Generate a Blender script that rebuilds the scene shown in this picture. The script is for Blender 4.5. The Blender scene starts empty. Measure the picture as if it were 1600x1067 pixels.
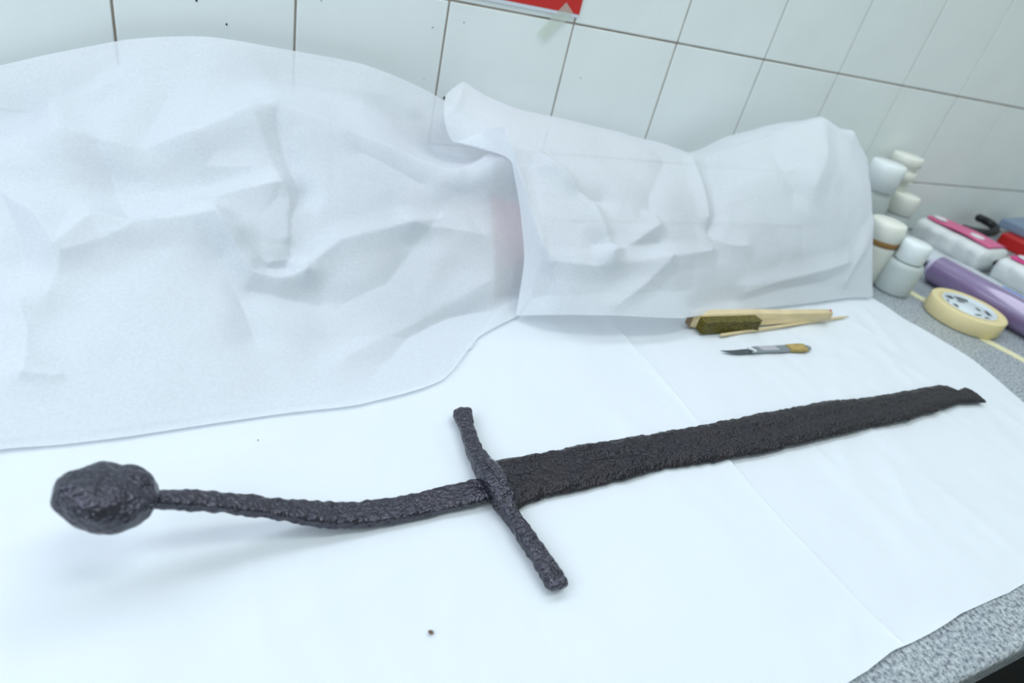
import bpy, bmesh, math, random
import numpy as np
from mathutils import Vector, Matrix, noise

random.seed(4)
C = bpy.context.scene.collection
PI = math.pi

# ------------------------------------------------------------------ camera
F_PX = 1000.03
CAM = np.array([0.04027, -0.69121, 0.32400])
R = np.array([[0.89073191, 0.06300276, -0.45014144],
              [-0.3999793, 0.5790618, -0.71042522],
              [0.21590096, 0.81284567, 0.54098863]])
cd = bpy.data.cameras.new('camera')
cam = bpy.data.objects.new('camera', cd)
C.objects.link(cam)
m4 = Matrix.Identity(4)
for i in range(3):
    for j in range(3):
        m4[i][j] = R[i][j]
    m4[i][3] = CAM[i]
cam.matrix_world = m4
cd.sensor_width = 36.0
cd.lens = 36.0 * F_PX / 1600
cd.clip_start = 0.01
cd.dof.use_dof = True
cd.dof.focus_distance = 0.475
cd.dof.aperture_fstop = 5.6
bpy.context.scene.camera = cam

# ------------------------------------------------------------------ world, lights, exposure
w = bpy.data.worlds.new('world')
bpy.context.scene.world = w
w.use_nodes = True
w.node_tree.nodes['Background'].inputs[0].default_value = (0.74, 0.86, 0.84, 1)
w.node_tree.nodes['Background'].inputs[1].default_value = 0.47


def area(name, loc, target, sx, sy, energy, col):
    ld = bpy.data.lights.new(name, 'AREA')
    ld.shape = 'RECTANGLE'
    ld.size = sx
    ld.size_y = sy
    ld.energy = energy
    ld.color = col
    o = bpy.data.objects.new(name, ld)
    C.objects.link(o)
    o.location = loc
    d = Vector(target) - Vector(loc)
    o.rotation_euler = d.to_track_quat('-Z', 'Y').to_euler()
    return o


area('window_light', (-1.15, -0.75, 1.15), (0.25, -0.3, 0), 1.1, 1.0, 14, (0.78, 0.86, 1.0))
area('ceiling_light', (0.75, -0.9, 2.2), (0.7, -0.3, 0), 1.3, 0.4, 14, (0.90, 1.0, 0.96))
area('high_window_light', (0.25, -0.04, 0.93), (0.25, -0.9, 0.55), 2.4, 0.55, 13.0, (0.83, 0.86, 1.0))
vs = bpy.context.scene.view_settings
vs.view_transform = 'Standard'
vs.look = 'None'
vs.exposure = 0.0
vs.gamma = 1.0
vs.use_curve_mapping = False


# ------------------------------------------------------------------ measuring: a photo point on the plane z = k or y = k
def ray(u, v):
    return R @ np.array([(u - 800) / F_PX, -(v - 533.5) / F_PX, -1.0])


def at_z(u, v, z=0.0):
    d = ray(u, v)
    return CAM + d * ((z - CAM[2]) / d[2])


def at_y(u, v, y):
    d = ray(u, v)
    return CAM + d * ((y - CAM[1]) / d[1])


def to_px(P):
    q = (np.asarray(P) - CAM) @ R
    return np.stack([800 - F_PX * q[..., 0] / q[..., 2], 533.5 + F_PX * q[..., 1] / q[..., 2]], -1)


# ------------------------------------------------------------------ materials
def mat(name, col, rough=0.5, metal=0.0, spec=0.5, noise_amt=0.0, noise_scale=20, bump=0.0, bump_scale=200,
        trans=0.0, clear=0.0, coat=0.0, col2=None, bump_dist=0.001, detail=4):
    m = bpy.data.materials.new(name)
    m.use_nodes = True
    nt = m.node_tree
    b = nt.nodes['Principled BSDF']
    b.inputs['Roughness'].default_value = rough
    b.inputs['Metallic'].default_value = metal
    b.inputs['Specular IOR Level'].default_value = spec
    b.inputs['Coat Weight'].default_value = coat
    tc = nt.nodes.new('ShaderNodeTexCoord')
    c4 = tuple(col) + (1,)
    b.inputs['Base Color'].default_value = c4
    colsock = None
    if noise_amt > 0 or col2:
        n = nt.nodes.new('ShaderNodeTexNoise')
        n.inputs['Scale'].default_value = noise_scale
        n.inputs['Detail'].default_value = detail
        nt.links.new(tc.outputs['Object'], n.inputs['Vector'])
        r = nt.nodes.new('ShaderNodeValToRGB')
        r.color_ramp.elements[0].position = 0.35
        r.color_ramp.elements[1].position = 0.65
        r.color_ramp.elements[0].color = (tuple(col2) + (1,)) if col2 else tuple(x * (1 - noise_amt) for x in col) + (1,)
        r.color_ramp.elements[1].color = c4
        nt.links.new(n.outputs['Fac'], r.inputs[0])
        nt.links.new(r.outputs[0], b.inputs['Base Color'])
        colsock = r.outputs[0]
    if bump > 0:
        n2 = nt.nodes.new('ShaderNodeTexNoise')
        n2.inputs['Scale'].default_value = bump_scale
        n2.inputs['Detail'].default_value = 5
        nt.links.new(tc.outputs['Object'], n2.inputs['Vector'])
        bp = nt.nodes.new('ShaderNodeBump')
        bp.inputs['Strength'].default_value = bump
        bp.inputs['Distance'].default_value = bump_dist
        nt.links.new(n2.outputs['Fac'], bp.inputs['Height'])
        nt.links.new(bp.outputs[0], b.inputs['Normal'])
    out = nt.nodes['Material Output']
    last = b.outputs[0]
    if trans > 0:
        t = nt.nodes.new('ShaderNodeBsdfTranslucent')
        t.inputs[0].default_value = c4
        if colsock:
            nt.links.new(colsock, t.inputs[0])
        mx = nt.nodes.new('ShaderNodeMixShader')
        mx.inputs[0].default_value = trans
        nt.links.new(last, mx.inputs[1])
        nt.links.new(t.outputs[0], mx.inputs[2])
        last = mx.outputs[0]
    if clear > 0:
        t = nt.nodes.new('ShaderNodeBsdfTransparent')
        mx = nt.nodes.new('ShaderNodeMixShader')
        mx.inputs[0].default_value = clear
        nt.links.new(last, mx.inputs[1])
        nt.links.new(t.outputs[0], mx.inputs[2])
        last = mx.outputs[0]
    nt.links.new(last, out.inputs[0])
    return m


def granite_mat():
    m = mat('speckled_granite', (0.4, 0.43, 0.45), 0.35, bump=0.15, bump_scale=300)
    nt = m.node_tree
    b = nt.nodes['Principled BSDF']
    tc = nt.nodes.new('ShaderNodeTexCoord')
    n = nt.nodes.new('ShaderNodeTexNoise')
    n.inputs['Scale'].default_value = 330
    n.inputs['Detail'].default_value = 3
    n.inputs['Roughness'].default_value = 0.7
    r = nt.nodes.new('ShaderNodeValToRGB')
    e = r.color_ramp.elements
    e[0].position = 0.36
    e[0].color = (0.13, 0.15, 0.18, 1)
    e[1].position = 0.66
    e[1].color = (0.62, 0.66, 0.68, 1)
    k = r.color_ramp.elements.new(0.5)
    k.color = (0.40, 0.44, 0.47, 1)
    n2 = nt.nodes.new('ShaderNodeTexNoise')
    n2.inputs['Scale'].default_value = 28
    mx = nt.nodes.new('ShaderNodeMix')
    mx.data_type = 'RGBA'
    mx.blend_type = 'MULTIPLY'
    mx.inputs[0].default_value = 0.5
    r2 = nt.nodes.new('ShaderNodeValToRGB')
    r2.color_ramp.elements[0].color = (0.6, 0.65, 0.75, 1)
    r2.color_ramp.elements[1].color = (1, 1, 0.93, 1)
    nt.links.new(tc.outputs['Object'], n.inputs['Vector'])
    nt.links.new(tc.outputs['Object'], n2.inputs['Vector'])
    nt.links.new(n.outputs['Fac'], r.inputs[0])
    nt.links.new(n2.outputs['Fac'], r2.inputs[0])
    nt.links.new(r.outputs[0], mx.inputs[6])
    nt.links.new(r2.outputs[0], mx.inputs[7])
    nt.links.new(mx.outputs[2], b.inputs['Base Color'])
    return m


def iron_mat(name, base, brown, rough):
    """corroded iron under a thin lacquer: dark, with brown patches and fine crust"""
    m = bpy.data.materials.new(name)
    m.use_nodes = True
    nt = m.node_tree
    b = nt.nodes['Principled BSDF']
    b.inputs['Specular IOR Level'].default_value = 0.5 if 'blade' in name else 0.85
    b.inputs['Specular Tint'].default_value = (0.86, 0.84, 1.0, 1) if 'blade' in name else (0.78, 0.78, 1.0, 1)  # bluish window reflection put into the highlight colour
    tc = nt.nodes.new('ShaderNodeTexCoord')
    n = nt.nodes.new('ShaderNodeTexNoise')
    n.inputs['Scale'].default_value = 45
    n.inputs['Detail'].default_value = 6
    r = nt.nodes.new('ShaderNodeValToRGB')
    r.color_ramp.elements[0].position = 0.38
    r.color_ramp.elements[0].color = tuple(base) + (1,)
    r.color_ramp.elements[1].position = 0.7
    r.color_ramp.elements[1].color = tuple(brown) + (1,)
    rr = nt.nodes.new('ShaderNodeMapRange')
    rr.inputs['To Min'].default_value = rough - 0.06
    rr.inputs['To Max'].default_value = rough + 0.12
    v = nt.nodes.new('ShaderNodeTexVoronoi')
    v.inputs['Scale'].default_value = 420
    n3 = nt.nodes.new('ShaderNodeTexNoise')
    n3.inputs['Scale'].default_value = 560
    n3.inputs['Detail'].default_value = 1.6
    ad = nt.nodes.new('ShaderNodeMath')
    ad.operation = 'ADD'
    bp = nt.nodes.new('ShaderNodeBump')
    bp.inputs['Strength'].default_value = 1.0
    bp.inputs['Distance'].default_value = 0.0007
    for x in (n, v, n3):
        nt.links.new(tc.outputs['Object'], x.inputs['Vector'])
    nt.links.new(n.outputs['Fac'], r.inputs[0])
    nt.links.new(n.outputs['Fac'], rr.inputs[0])
    nt.links.new(rr.outputs[0], b.inputs['Roughness'])
    nt.links.new(r.outputs[0], b.inputs['Base Color'])
    nt.links.new(v.outputs['Distance'], ad.inputs[0])
    nt.links.new(n3.outputs['Fac'], ad.inputs[1])
    nt.links.new(ad.outputs[0], bp.inputs['Height'])
    b.inputs['Coat Weight'].default_value = 0.0 if 'blade' in name else 0.2
    b.inputs['Coat Roughness'].default_value = 0.12
    b.inputs['Coat Tint'].default_value = (1, 1, 1, 1)
    nt.links.new(bp.outputs[0], b.inputs['Coat Normal'])
    nt.links.new(bp.outputs[0], b.inputs['Normal'])
    return m


M = {}
M['tile'] = mat('glazed_white_tile', (0.89, 0.95, 0.95), 0.2, spec=0.5, noise_amt=0.05, noise_scale=9)
M['grout'] = mat('brown_grey_grout', (0.42, 0.36, 0.31), 0.9, noise_amt=0.4, noise_scale=30)
M['granite'] = granite_mat()
M['sheet'] = mat('white_tissue_sheet', (0.84, 0.89, 0.94), 0.85, spec=0.15, noise_amt=0.02, noise_scale=12, bump=0.25,
                 bump_scale=700, bump_dist=0.0004, trans=0.12)
M['drape'] = mat('translucent_tissue', (0.91, 0.945, 0.99), 0.8, spec=0.2, bump=0.35, bump_scale=900,
                 bump_dist=0.0005, noise_amt=0.05, noise_scale=420, trans=0.28, clear=0.2)
M['iron'] = iron_mat('corroded_iron', (0.004, 0.004, 0.007), (0.009, 0.007, 0.008), 0.22)
M['iron_dull'] = iron_mat('corroded_blade_iron', (0.005, 0.005, 0.006), (0.012, 0.009, 0.008), 0.30)
M['black'] = mat('painted_shade_black', (0.004, 0.004, 0.005), 0.7)  # shade below the worktop, put into the cabinet colour
M['floor'] = mat('shade_black_floor', (0.012, 0.012, 0.014), 0.8, noise_amt=0.3)  # near-black so the floor reads as lying in shade
M['wood'] = mat('pale_beech', (0.76, 0.62, 0.36), 0.5, noise_amt=0.12, noise_scale=60)
M['wood_dark'] = mat('beech_end_stained', (0.33, 0.22, 0.13), 0.6, noise_amt=0.3, noise_scale=80)
M['bristle'] = mat('olive_brass_bristle', (0.19, 0.155, 0.012), 0.5, col2=(0.05, 0.045, 0.008), noise_scale=500)
M['steel'] = mat('scalpel_steel', (0.32, 0.36, 0.37), 0.38, metal=0.8)
M['steel_light'] = mat('scalpel_label_steel', (0.5, 0.5, 0.55), 0.5, metal=0.4)
M['steel_dark'] = mat('blade_steel', (0.12, 0.14, 0.15), 0.3, metal=0.9)
M['gold'] = mat('tan_tape_wrap', (0.50, 0.36, 0.10), 0.5, noise_amt=0.4, noise_scale=120)
M['masking'] = mat('masking_tape_cream', (0.80, 0.68, 0.37), 0.6, noise_amt=0.04, noise_scale=50)
M['tapestrip'] = mat('masking_tape_strip', (0.78, 0.76, 0.50), 0.6)
M['white'] = mat('white_print', (0.72, 0.79, 0.83), 0.5)
M['ink'] = mat('black_print', (0.03, 0.035, 0.045), 0.5)
M['hdpe'] = mat('milky_plastic', (0.72, 0.78, 0.77), 0.35, trans=0.3)
M['cap'] = mat('white_cap_plastic', (0.86, 0.92, 0.92), 0.3)
M['cream'] = mat('cream_plastic', (0.78, 0.80, 0.73), 0.4, trans=0.15)
M['cream_cap'] = mat('yellowed_cap', (0.84, 0.85, 0.77), 0.4)
M['grey_clear'] = mat('cloudy_clear_plastic', (0.72, 0.77, 0.76), 0.12, trans=0.3, clear=0.2)
M['brown'] = mat('brown_residue', (0.25, 0.13, 0.03), 0.5)
M['lilac'] = mat('metallic_lilac_film', (0.22, 0.15, 0.32), 0.09, coat=1.0, spec=1.0)
M['lilac_pale'] = mat('pale_lilac_core', (0.62, 0.55, 0.75), 0.5)
M['clear_wrap'] = mat('clear_crinkled_wrap', (0.72, 0.78, 0.84), 0.15, clear=0.15, bump=0.6, bump_scale=60, bump_dist=0.004)
M['pink'] = mat('pink_print', (0.78, 0.04, 0.26), 0.35)
M['pink_deep'] = mat('faded_pink_print', (0.74, 0.12, 0.30), 0.35)
M['pack'] = mat('white_pack_film', (0.78, 0.82, 0.82), 0.35, bump=0.6, bump_scale=45, bump_dist=0.005)
M['blue'] = mat('blue_plastic', (0.02, 0.16, 0.62), 0.35)
M['slate'] = mat('slate_blue_plastic', (0.22, 0.30, 0.42), 0.4)
M['red'] = mat('red_print', (0.66, 0.025, 0.022), 0.4, noise_amt=0.12, noise_scale=15)
M['redbox'] = mat('red_plastic', (0.55, 0.01, 0.01), 0.35)
M['cable'] = mat('black_rubber', (0.01, 0.012, 0.014), 0.5)
M['poster_white'] = mat('poster_white', (0.74, 0.78, 0.86), 0.5)
M['poster_purple'] = mat('poster_violet_print', (0.16, 0.13, 0.26), 0.5)
M['clear_tape'] = mat('yellowed_clear_tape', (0.76, 0.82, 0.72), 0.3, clear=0.7)
M['crumb'] = mat('rust_crumb', (0.16, 0.10, 0.06), 0.8)
M['dot'] = mat('dark_speck', (0.03, 0.03, 0.035), 0.7)
M['bluebag'] = mat('blue_bag', (0.25, 0.42, 0.80), 0.5)
M['redbag'] = mat('coral_bag', (0.85, 0.25, 0.28), 0.5)


# ------------------------------------------------------------------ object helpers
def link(name, me, m, parent=None, smooth=True):
    me.name = name
    o = bpy.data.objects.new(name, me)
    C.objects.link(o)
    if m is not None:
        me.materials.append(m)
    if smooth:
        for p in me.polygons:
            p.use_smooth = True
    if parent is not None:
        o.parent = parent
    return o


def obj(name, bm, m, parent=None, smooth=True):
    bmesh.ops.recalc_face_normals(bm, faces=bm.faces)
    me = bpy.data.meshes.new(name)
    bm.to_mesh(me)
    bm.free()
    return link(name, me, m, parent, smooth)


def tag(o, label=None, cat=None, group=None, kind=None):
    if label:
        o['label'] = label
    if cat:
        o['category'] = cat
    if group:
        o['group'] = group
    if kind:
        o['kind'] = kind
    return o


def thing(name, label, cat, loc, rz=0.0, group=None):
    o = bpy.data.objects.new(name, None)
    C.objects.link(o)
    o.empty_display_size = 0.02
    o.location = loc
    o.rotation_euler = (0, 0, rz)
    return tag(o, label, cat, group)


def add_box(bm, x0, x1, y0, y1, z0, z1, bev=0.0, seg=2):
    r = bmesh.ops.create_cube(bm, size=1.0)
    for v in r['verts']:
        v.co = Vector(((x0 + x1) / 2 + v.co.x * (x1 - x0), (y0 + y1) / 2 + v.co.y * (y1 - y0), (z0 + z1) / 2 + v.co.z * (z1 - z0)))
    if bev > 0:
        es = list({e for v in r['verts'] for e in v.link_edges})
        bmesh.ops.bevel(bm, geom=es, offset=bev, segments=seg, affect='EDGES', profile=0.5)


def box(name, m, parent, x0, x1, y0, y1, z0, z1, bev=0.0, seg=2, smooth=False):
    bm = bmesh.new()
    add_box(bm, x0, x1, y0, y1, z0, z1, bev, seg)
    return obj(name, bm, m, parent, smooth)


def lathe(bm, prof, n=48, closed=False):
    rings = []
    for (r, z) in prof:
        if r < 1e-6:
            rings.append([bm.verts.new((0, 0, z))])
        else:
            rings.append([bm.verts.new((r * math.cos(2 * PI * k / n), r * math.sin(2 * PI * k / n), z)) for k in range(n)])
    pairs = list(zip(rings, rings[1:]))
    if closed:
        pairs.append((rings[-1], rings[0]))
    for a, b in pairs:
        if len(a) == 1 and len(b) == 1:
            continue
        for k in range(n):
            k2 = (k + 1) % n
            if len(a) == 1:
                bm.faces.new((a[0], b[k], b[k2]))
            elif len(b) == 1:
                bm.faces.new((a[k], a[k2], b[0]))
            else:
                bm.faces.new((a[k], a[k2], b[k2], b[k]))


def tube(bm, pts, rad, n=10, caps=True):
    pts = [Vector(p) for p in pts]
    rings = []
    up = Vector((0, 0, 1))
    for i, p in enumerate(pts):
        t = (pts[min(i + 1, len(pts) - 1)] - pts[max(i - 1, 0)]).normalized()
        a = t.cross(up)
        if a.length < 1e-4:
            a = t.cross(Vector((1, 0, 0)))
        a.normalize()
        b = a.cross(t)
        r = rad[i] if isinstance(rad, (list, tuple)) else rad
        rings.append([bm.verts.new(p + (a * math.cos(2 * PI * k / n) + b * math.sin(2 * PI * k / n)) * r) for k in range(n)])
    for A, B in zip(rings, rings[1:]):
        for k in range(n):
            bm.faces.new((A[k], A[(k + 1) % n], B[(k + 1) % n], B[k]))
    if caps:
        bm.faces.new(rings[0])
        bm.faces.new(rings[-1][::-1])


def prism(bm, outline, z0, z1, bev=0.0, zfun=None):
    """closed polygon extruded between z0 and z1"""
    a = [bm.verts.new((x, y, z0)) for x, y in outline]
    b = [bm.verts.new((x, y, z1)) for x, y in outline]
    n = len(outline)
    fb = bm.faces.new(a[::-1])
    ft = bm.faces.new(b)
    for k in range(n):
        bm.faces.new((a[k], a[(k + 1) % n], b[(k + 1) % n], b[k]))
    if bev > 0:
        es = list(ft.edges) + list(fb.edges)
        bmesh.ops.bevel(bm, geom=es, offset=bev, segments=2, affect='EDGES')


def grid_mesh(name, P, m, parent=None, close_i=False):
    """P: (ni, nj, 3) array of points -> mesh"""
    ni, nj = P.shape[:2]
    idx = np.arange(ni * nj).reshape(ni, nj)
    if close_i:
        idx = np.vstack([idx, idx[:1]])
    q = np.stack([idx[:-1, :-1], idx[1:, :-1], idx[1:, 1:], idx[:-1, 1:]], -1).reshape(-1, 4)
    me = bpy.data.meshes.new(name)
    me.from_pydata(P.reshape(-1, 3).tolist(), [], q.tolist())
    me.update()
    return link(name, me, m, parent)


def vnoise(P, scale, octaves=1, seed=0.0):
    out = np.empty(len(P))
    for i, p in enumerate(P):
        v = Vector((p[0] * scale + seed, p[1] * scale + 7.1 * seed, p[2] * scale))
        out[i] = noise.noise(v) if octaves == 1 else noise.fractal(v, 0.7, 2.0, octaves)
    return out


# ------------------------------------------------------------------ the setting: tiled wall, counter, floor
wall = box('wall_back', M['grout'], None, -1.2, 2.7, 0.0014, 0.10, -0.9, 1.29)
tag(wall, 'wall covered in square glazed white tiles with thin brown joints', kind='structure')
T = 0.15
G = 0.0010
tiles = {}


def tile_mesh(h):
    bm = bmesh.new()
    add_box(bm, 0, T - 2 * G, 0, 0.009, 0, h - 2 * G, 0.0012, 2)
    bmesh.ops.recalc_face_normals(bm, faces=bm.faces)
    me = bpy.data.meshes.new('tile')
    bm.to_mesh(me)
    bm.free()
    me.materials.append(M['tile'])
    return me


full, low = tile_mesh(T), tile_mesh(0.09)
z = 0.0
for row in range(9):
    h = 0.09 if row == 0 else T
    for k in range(-8, 18):
        o = bpy.data.objects.new('tile', low if row == 0 else full)
        C.objects.link(o)
        o.parent = wall
        o.location = (k * T + G, random.uniform(-0.0003, 0.0003), z + G)
        o.rotation_euler = (random.uniform(-.002, .002), 0, random.uniform(-.002, .002))
    z += h
# small dark specks and drill holes on the tiles
spk = [(695, 153), (676, 43), (662, 123), (354, 38), (307, 1), (502, 1), (677, 119), (793, 166), (725, 35), (657, 124), (907, 122)]
for i, (u, v) in enumerate(spk):
    p = at_y(u, v, 0.0)
    r = 0.0022 if i == 0 else (0.0011 if i < 5 else 0.0007)
    bm = bmesh.new()
    bmesh.ops.create_icosphere(bm, subdivisions=1, radius=r)
    o = obj('speck', bm, M['dot'], wall)
    o.location = (p[0], 0.0, p[2])
    o.scale = (1, 0.4, 1)

floor = box('floor', M['floor'], None, -1.2, 2.7, -3.0, 0.1, -0.95, -0.90)
tag(floor, 'floor in front of the counter, its near-black colour standing in for shade', kind='structure')

XR = 2.4
bm = bmesh.new()
add_box(bm, -1.1, XR, -0.643, 0.0, -0.03, 0.0, 0.004, 3)
counter = obj('worktop', bm, M['granite'])
for p in counter.data.polygons:
    p.use_smooth = False
tag(counter, 'grey speckled granite worktop running along the tiled wall', 'worktop')
cab = thing('base_cabinet', 'base cabinet set back under the granite worktop, shade put into its black colour', 'cabinet', (0.6, -0.30, -0.90))
box('body', M['black'], cab, -1.65, 1.75, -0.26, 0.30, 0.0, 0.87)
for k in range(5):
    dpart = box('door', M['black'], cab, -1.64 + k * 0.68, -1.64 + k * 0.68 + 0.66, -0.278, -0.26, 0.04, 0.82, 0.003)
    box('handle', M['steel_dark'], dpart, -1.64 + k * 0.68 + 0.5, -1.64 + k * 0.68 + 0.62, -0.292, -0.278, 0.72, 0.73, 0.002)

# ------------------------------------------------------------------ white sheets lying flat on the counter
def interp(xs, ys, x):
    return np.interp(x, xs, ys)


def flat_sheet(name, xl, xr_fun, yback, yfront_fun, z0, seed, nx=260, ny=150, folds=(), lift=0.0):
    s = np.linspace(0, 1, nx)[:, None]
    t = np.linspace(0, 1, ny)[None, :]
    yb = yback
    Y = yb + (-0.615 - yb) * t + 0 * s
    X = xl + (xr_fun(Y) - xl) * s
    Y = yb + (yfront_fun(X) - yb) * t
    Z = np.zeros_like(X)
    P = np.stack([X, Y, Z], -1).reshape(-1, 3)
    n1 = vnoise(P, 9, 1, seed)
    n2 = vnoise(P * np.array([1.0, 0.45, 1]), 26, 1, seed + 3)
    n3 = vnoise(P, 60, 1, seed + 5)
    n4 = vnoise(P * np.array([1.0, 0.4, 1]) + np.array([0, 0.3, 0]) * P[:, :1], 30, 1, seed + 11)
    n5 = vnoise(P, 8, 1, seed + 13)
    crease = np.clip(1 - np.abs(n4) / 0.16, 0, 1) * np.clip(n5 + 0.25, 0, 1)
    Z = z0 + 0.0006 + 0.0006 * n1 + (0.0011 + 0.0012 * np.clip((P[:, 0] - 0.45) / 0.1, 0, 1)) * np.clip(np.abs(n2) - 0.1, 0, 1) + 0.0002 * n3 + (0.0010 + 0.0012 * np.clip((P[:, 0] - 0.45) / 0.1, 0, 1)) * crease
    P[:, 2] = Z
    for (x0, y0, x1, y1, a, wd) in folds:
        d = np.array([x1 - x0, y1 - y0])
        L = np.hypot(*d)
        d /= L
        rel = P[:, :2] - np.array([x0, y0])
        al = rel @ d
        di = np.abs(rel @ np.array([-d[1], d[0]]))
        k = np.clip(np.minimum(al, L - al) / 0.02 + 1, 0, 1)
        P[:, 2] += a * np.exp(-di / wd) * k
    if lift > 0:
        tt = np.broadcast_to(t, (nx, ny)).reshape(-1)
        ss = np.broadcast_to(s, (nx, ny)).reshape(-1)
        e = np.clip((tt - 0.96) / 0.04, 0, 1)
        P[:, 2] += lift * e * (0.5 + 0.5 * np.sin(P[:, 0] * 38 + seed))
    P[:, 2] = np.maximum(P[:, 2], z0 + 0.0002)
    return grid_mesh(name, P.reshape(nx, ny, 3), M['sheet'])


def xr_lower(Y):
    ys = np.array([-0.66, -0.62, -0.54, -0.448, -0.43, -0.405, -0.378, -0.363, -0.341, -0.301, -0.289, -0.266, -0.243, -0.227, -0.19])
    xs = np.array([0.855, 0.858, 0.866, 0.878, 0.884, 0.894, 0.902, 0.903, 0.901, 0.895, 0.892, 0.889, 0.889, 0.887, 0.850])
    return np.interp(Y, ys, xs)


def yf_lower(X):
    return -0.611 - 0.0025 * np.sin(X * 30) + np.interp(X, [-1, .36, .39, .42, .5, .56, .62, 1], [-.016, -.012, -.009, -.003, .002, -.002, .001, .0])


def yf_upper(X):
    return yf_lower(X) + 0.0008 + 0.001 * np.sin(X * 12)


low_folds = [(0.60, -0.28, 0.615, -0.60, 0.0012, 0.004), (0.30, -0.4, 0.80, -0.395, 0.0008, 0.004), (0.72, -0.30, 0.60, -0.42, 0.0012, .006),
             (0.80, -0.26, 0.74, -0.40, 0.0012, 0.005), (0.62, -0.33, 0.76, -0.36, 0.001, 0.005), (0.84, -0.25, 0.80, -0.33, 0.0015, 0.004)]
lo = flat_sheet('tissue_sheet', -0.6, xr_lower, -0.19, yf_lower, 0.0, 2.3, folds=low_folds, lift=0.002)
tag(lo, 'white tissue sheet lying directly on the granite, its curved right edge near the masking tape', 'paper sheet')
up_folds = [(0.325, -0.20, 0.335, -0.62, -0.0007, 0.012), (-0.10, -0.52, 0.10, -0.62, 0.002, 0.012), (0.06, -0.50, 0.22, -0.46, 0.0012, 0.01),
            (-0.2, -0.40, 0.10, -0.36, 0.001, 0.008), (-0.02, -0.62, -0.05, -0.44, 0.0015, 0.012), (0.2, -0.32, 0.21, -0.62, -0.0008, 0.012)]
up = flat_sheet('tissue_sheet', -0.6, lambda Y: 0.4335 - 0.02 * np.exp(-((Y + 0.5) / 0.12) ** 2) * 0.5, -0.20, yf_upper, 0.0022, 8.1, folds=up_folds, lift=0.001)
tag(up, 'upper white tissue sheet under the sword hilt, straight right edge crossing beneath the blade', 'paper sheet')

# ------------------------------------------------------------------ crumpled draped sheets
def cat_rom(P, n, tens=0.5, lin=0.25):
    """resample along axis 0 with a mix of Catmull-Rom and straight segments"""
    k = P.shape[0]
    t = np.linspace(0, k - 1, n)
    i = np.minimum(t.astype(int), k - 2)
    f = (t - i).reshape((-1,) + (1,) * (P.ndim - 1))
    g = lambda j: P[np.clip(j, 0, k - 1)]
    p0, p1, p2, p3 = g(i - 1), g(i), g(i + 1), g(i + 2)
    m1, m2 = (p2 - p0) * tens, (p3 - p1) * tens
    c = (2 * f ** 3 - 3 * f ** 2 + 1) * p1 + (f ** 3 - 2 * f ** 2 + f) * m1 + (-2 * f ** 3 + 3 * f ** 2) * p2 + (f ** 3 - f ** 2) * m2
    return c * (1 - lin) + (p1 * (1 - f) + p2 * f) * lin


def pt(e):
    u, v, k = e
    return at_z(u, v, k) if k > 0 else at_y(u, v, k)


def normals(P):
    du = np.gradient(P, axis=0)
    dv = np.gradient(P, axis=1)
    n = np.cross(du, dv)
    return n / (np.linalg.norm(n, axis=-1, keepdims=True) + 1e-12)


def crumple(P, creases, seed, amp=1.0, flip=1.0):
    N = normals(P) * flip
    uv = to_px(P)
    flat = P.reshape(-1, 3)
    disp = np.zeros(len(flat))
    for (poly, a, wd) in creases:
        pts3 = []
        for (u, v) in poly:
            d = (uv[..., 0] - u) ** 2 + (uv[..., 1] - v) ** 2
            pts3.append(flat[np.argmin(d.reshape(-1))])
        best = np.full(len(flat), 1e9)
        for A, B in zip(pts3, pts3[1:]):
            ab = B - A
            L2 = ab @ ab + 1e-12
            tt = np.clip((flat - A) @ ab / L2, 0, 1)
            best = np.minimum(best, np.linalg.norm(flat - (A + tt[:, None] * ab), axis=1))
        disp += a * np.maximum(0, 1 - best / (wd * 2.2)) ** 1.6
    # facets: cells of a Voronoi pattern, each its own tilted plane meeting at sharp ridges
    rng = np.random.RandomState(int(seed * 10))
    lo_, hi_ = flat.min(0), flat.max(0)
    for (cell, am) in ((0.075, 0.0022), (0.035, 0.0009)):
        n = int(np.prod((hi_ - lo_)[:2] + 0.05) / cell ** 2 * 2.5)
        c = lo_ + rng.rand(n, 3) * (hi_ - lo_)
        c = c[np.array([((flat[::37] - q) ** 2).sum(1).min() < (cell * 0.8) ** 2 for q in c])]
        d = np.stack([((flat - q) ** 2).sum(1) for q in c], 1)
        d.partition(1, axis=1)
        e = np.sqrt(d[:, 1]) - np.sqrt(d[:, 0])
        disp += am * amp * (np.minimum(e / cell, 1.0) - 0.4)
    disp += 0.0022 * amp * vnoise(flat, 22, 1, seed)
    return (flat + N.reshape(-1, 3) * disp[:, None]).reshape(P.shape), disp


LAYER = {}


def drape(name, rows, nu, nv, creases, seed, amp, edge_fix, material):
    ctrl = np.array([[pt(e) for e in r] for r in rows])
    P = cat_rom(ctrl, nv, lin=0.35)
    P = cat_rom(P.transpose(1, 0, 2), nu, lin=0.3)   # (nu, nv, 3)
    Q, disp = crumple(P, creases, seed, amp, -1.0)
    # keep the hems where they lie
    t = np.linspace(0, 1, nv)[None, :, None]
    k = np.clip((1 - t) / 0.10, 0.0, 1) * np.clip(t / 0.03 + .15, 0, 1)
    Q = P + (Q - P) * k
    Q[..., 2] = np.maximum(Q[..., 2], 0.0052)
    Q[..., 1] = np.minimum(Q[..., 1], -0.003)
    LAYER['left'] = Q
    return grid_mesh(name, Q, material)


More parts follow.
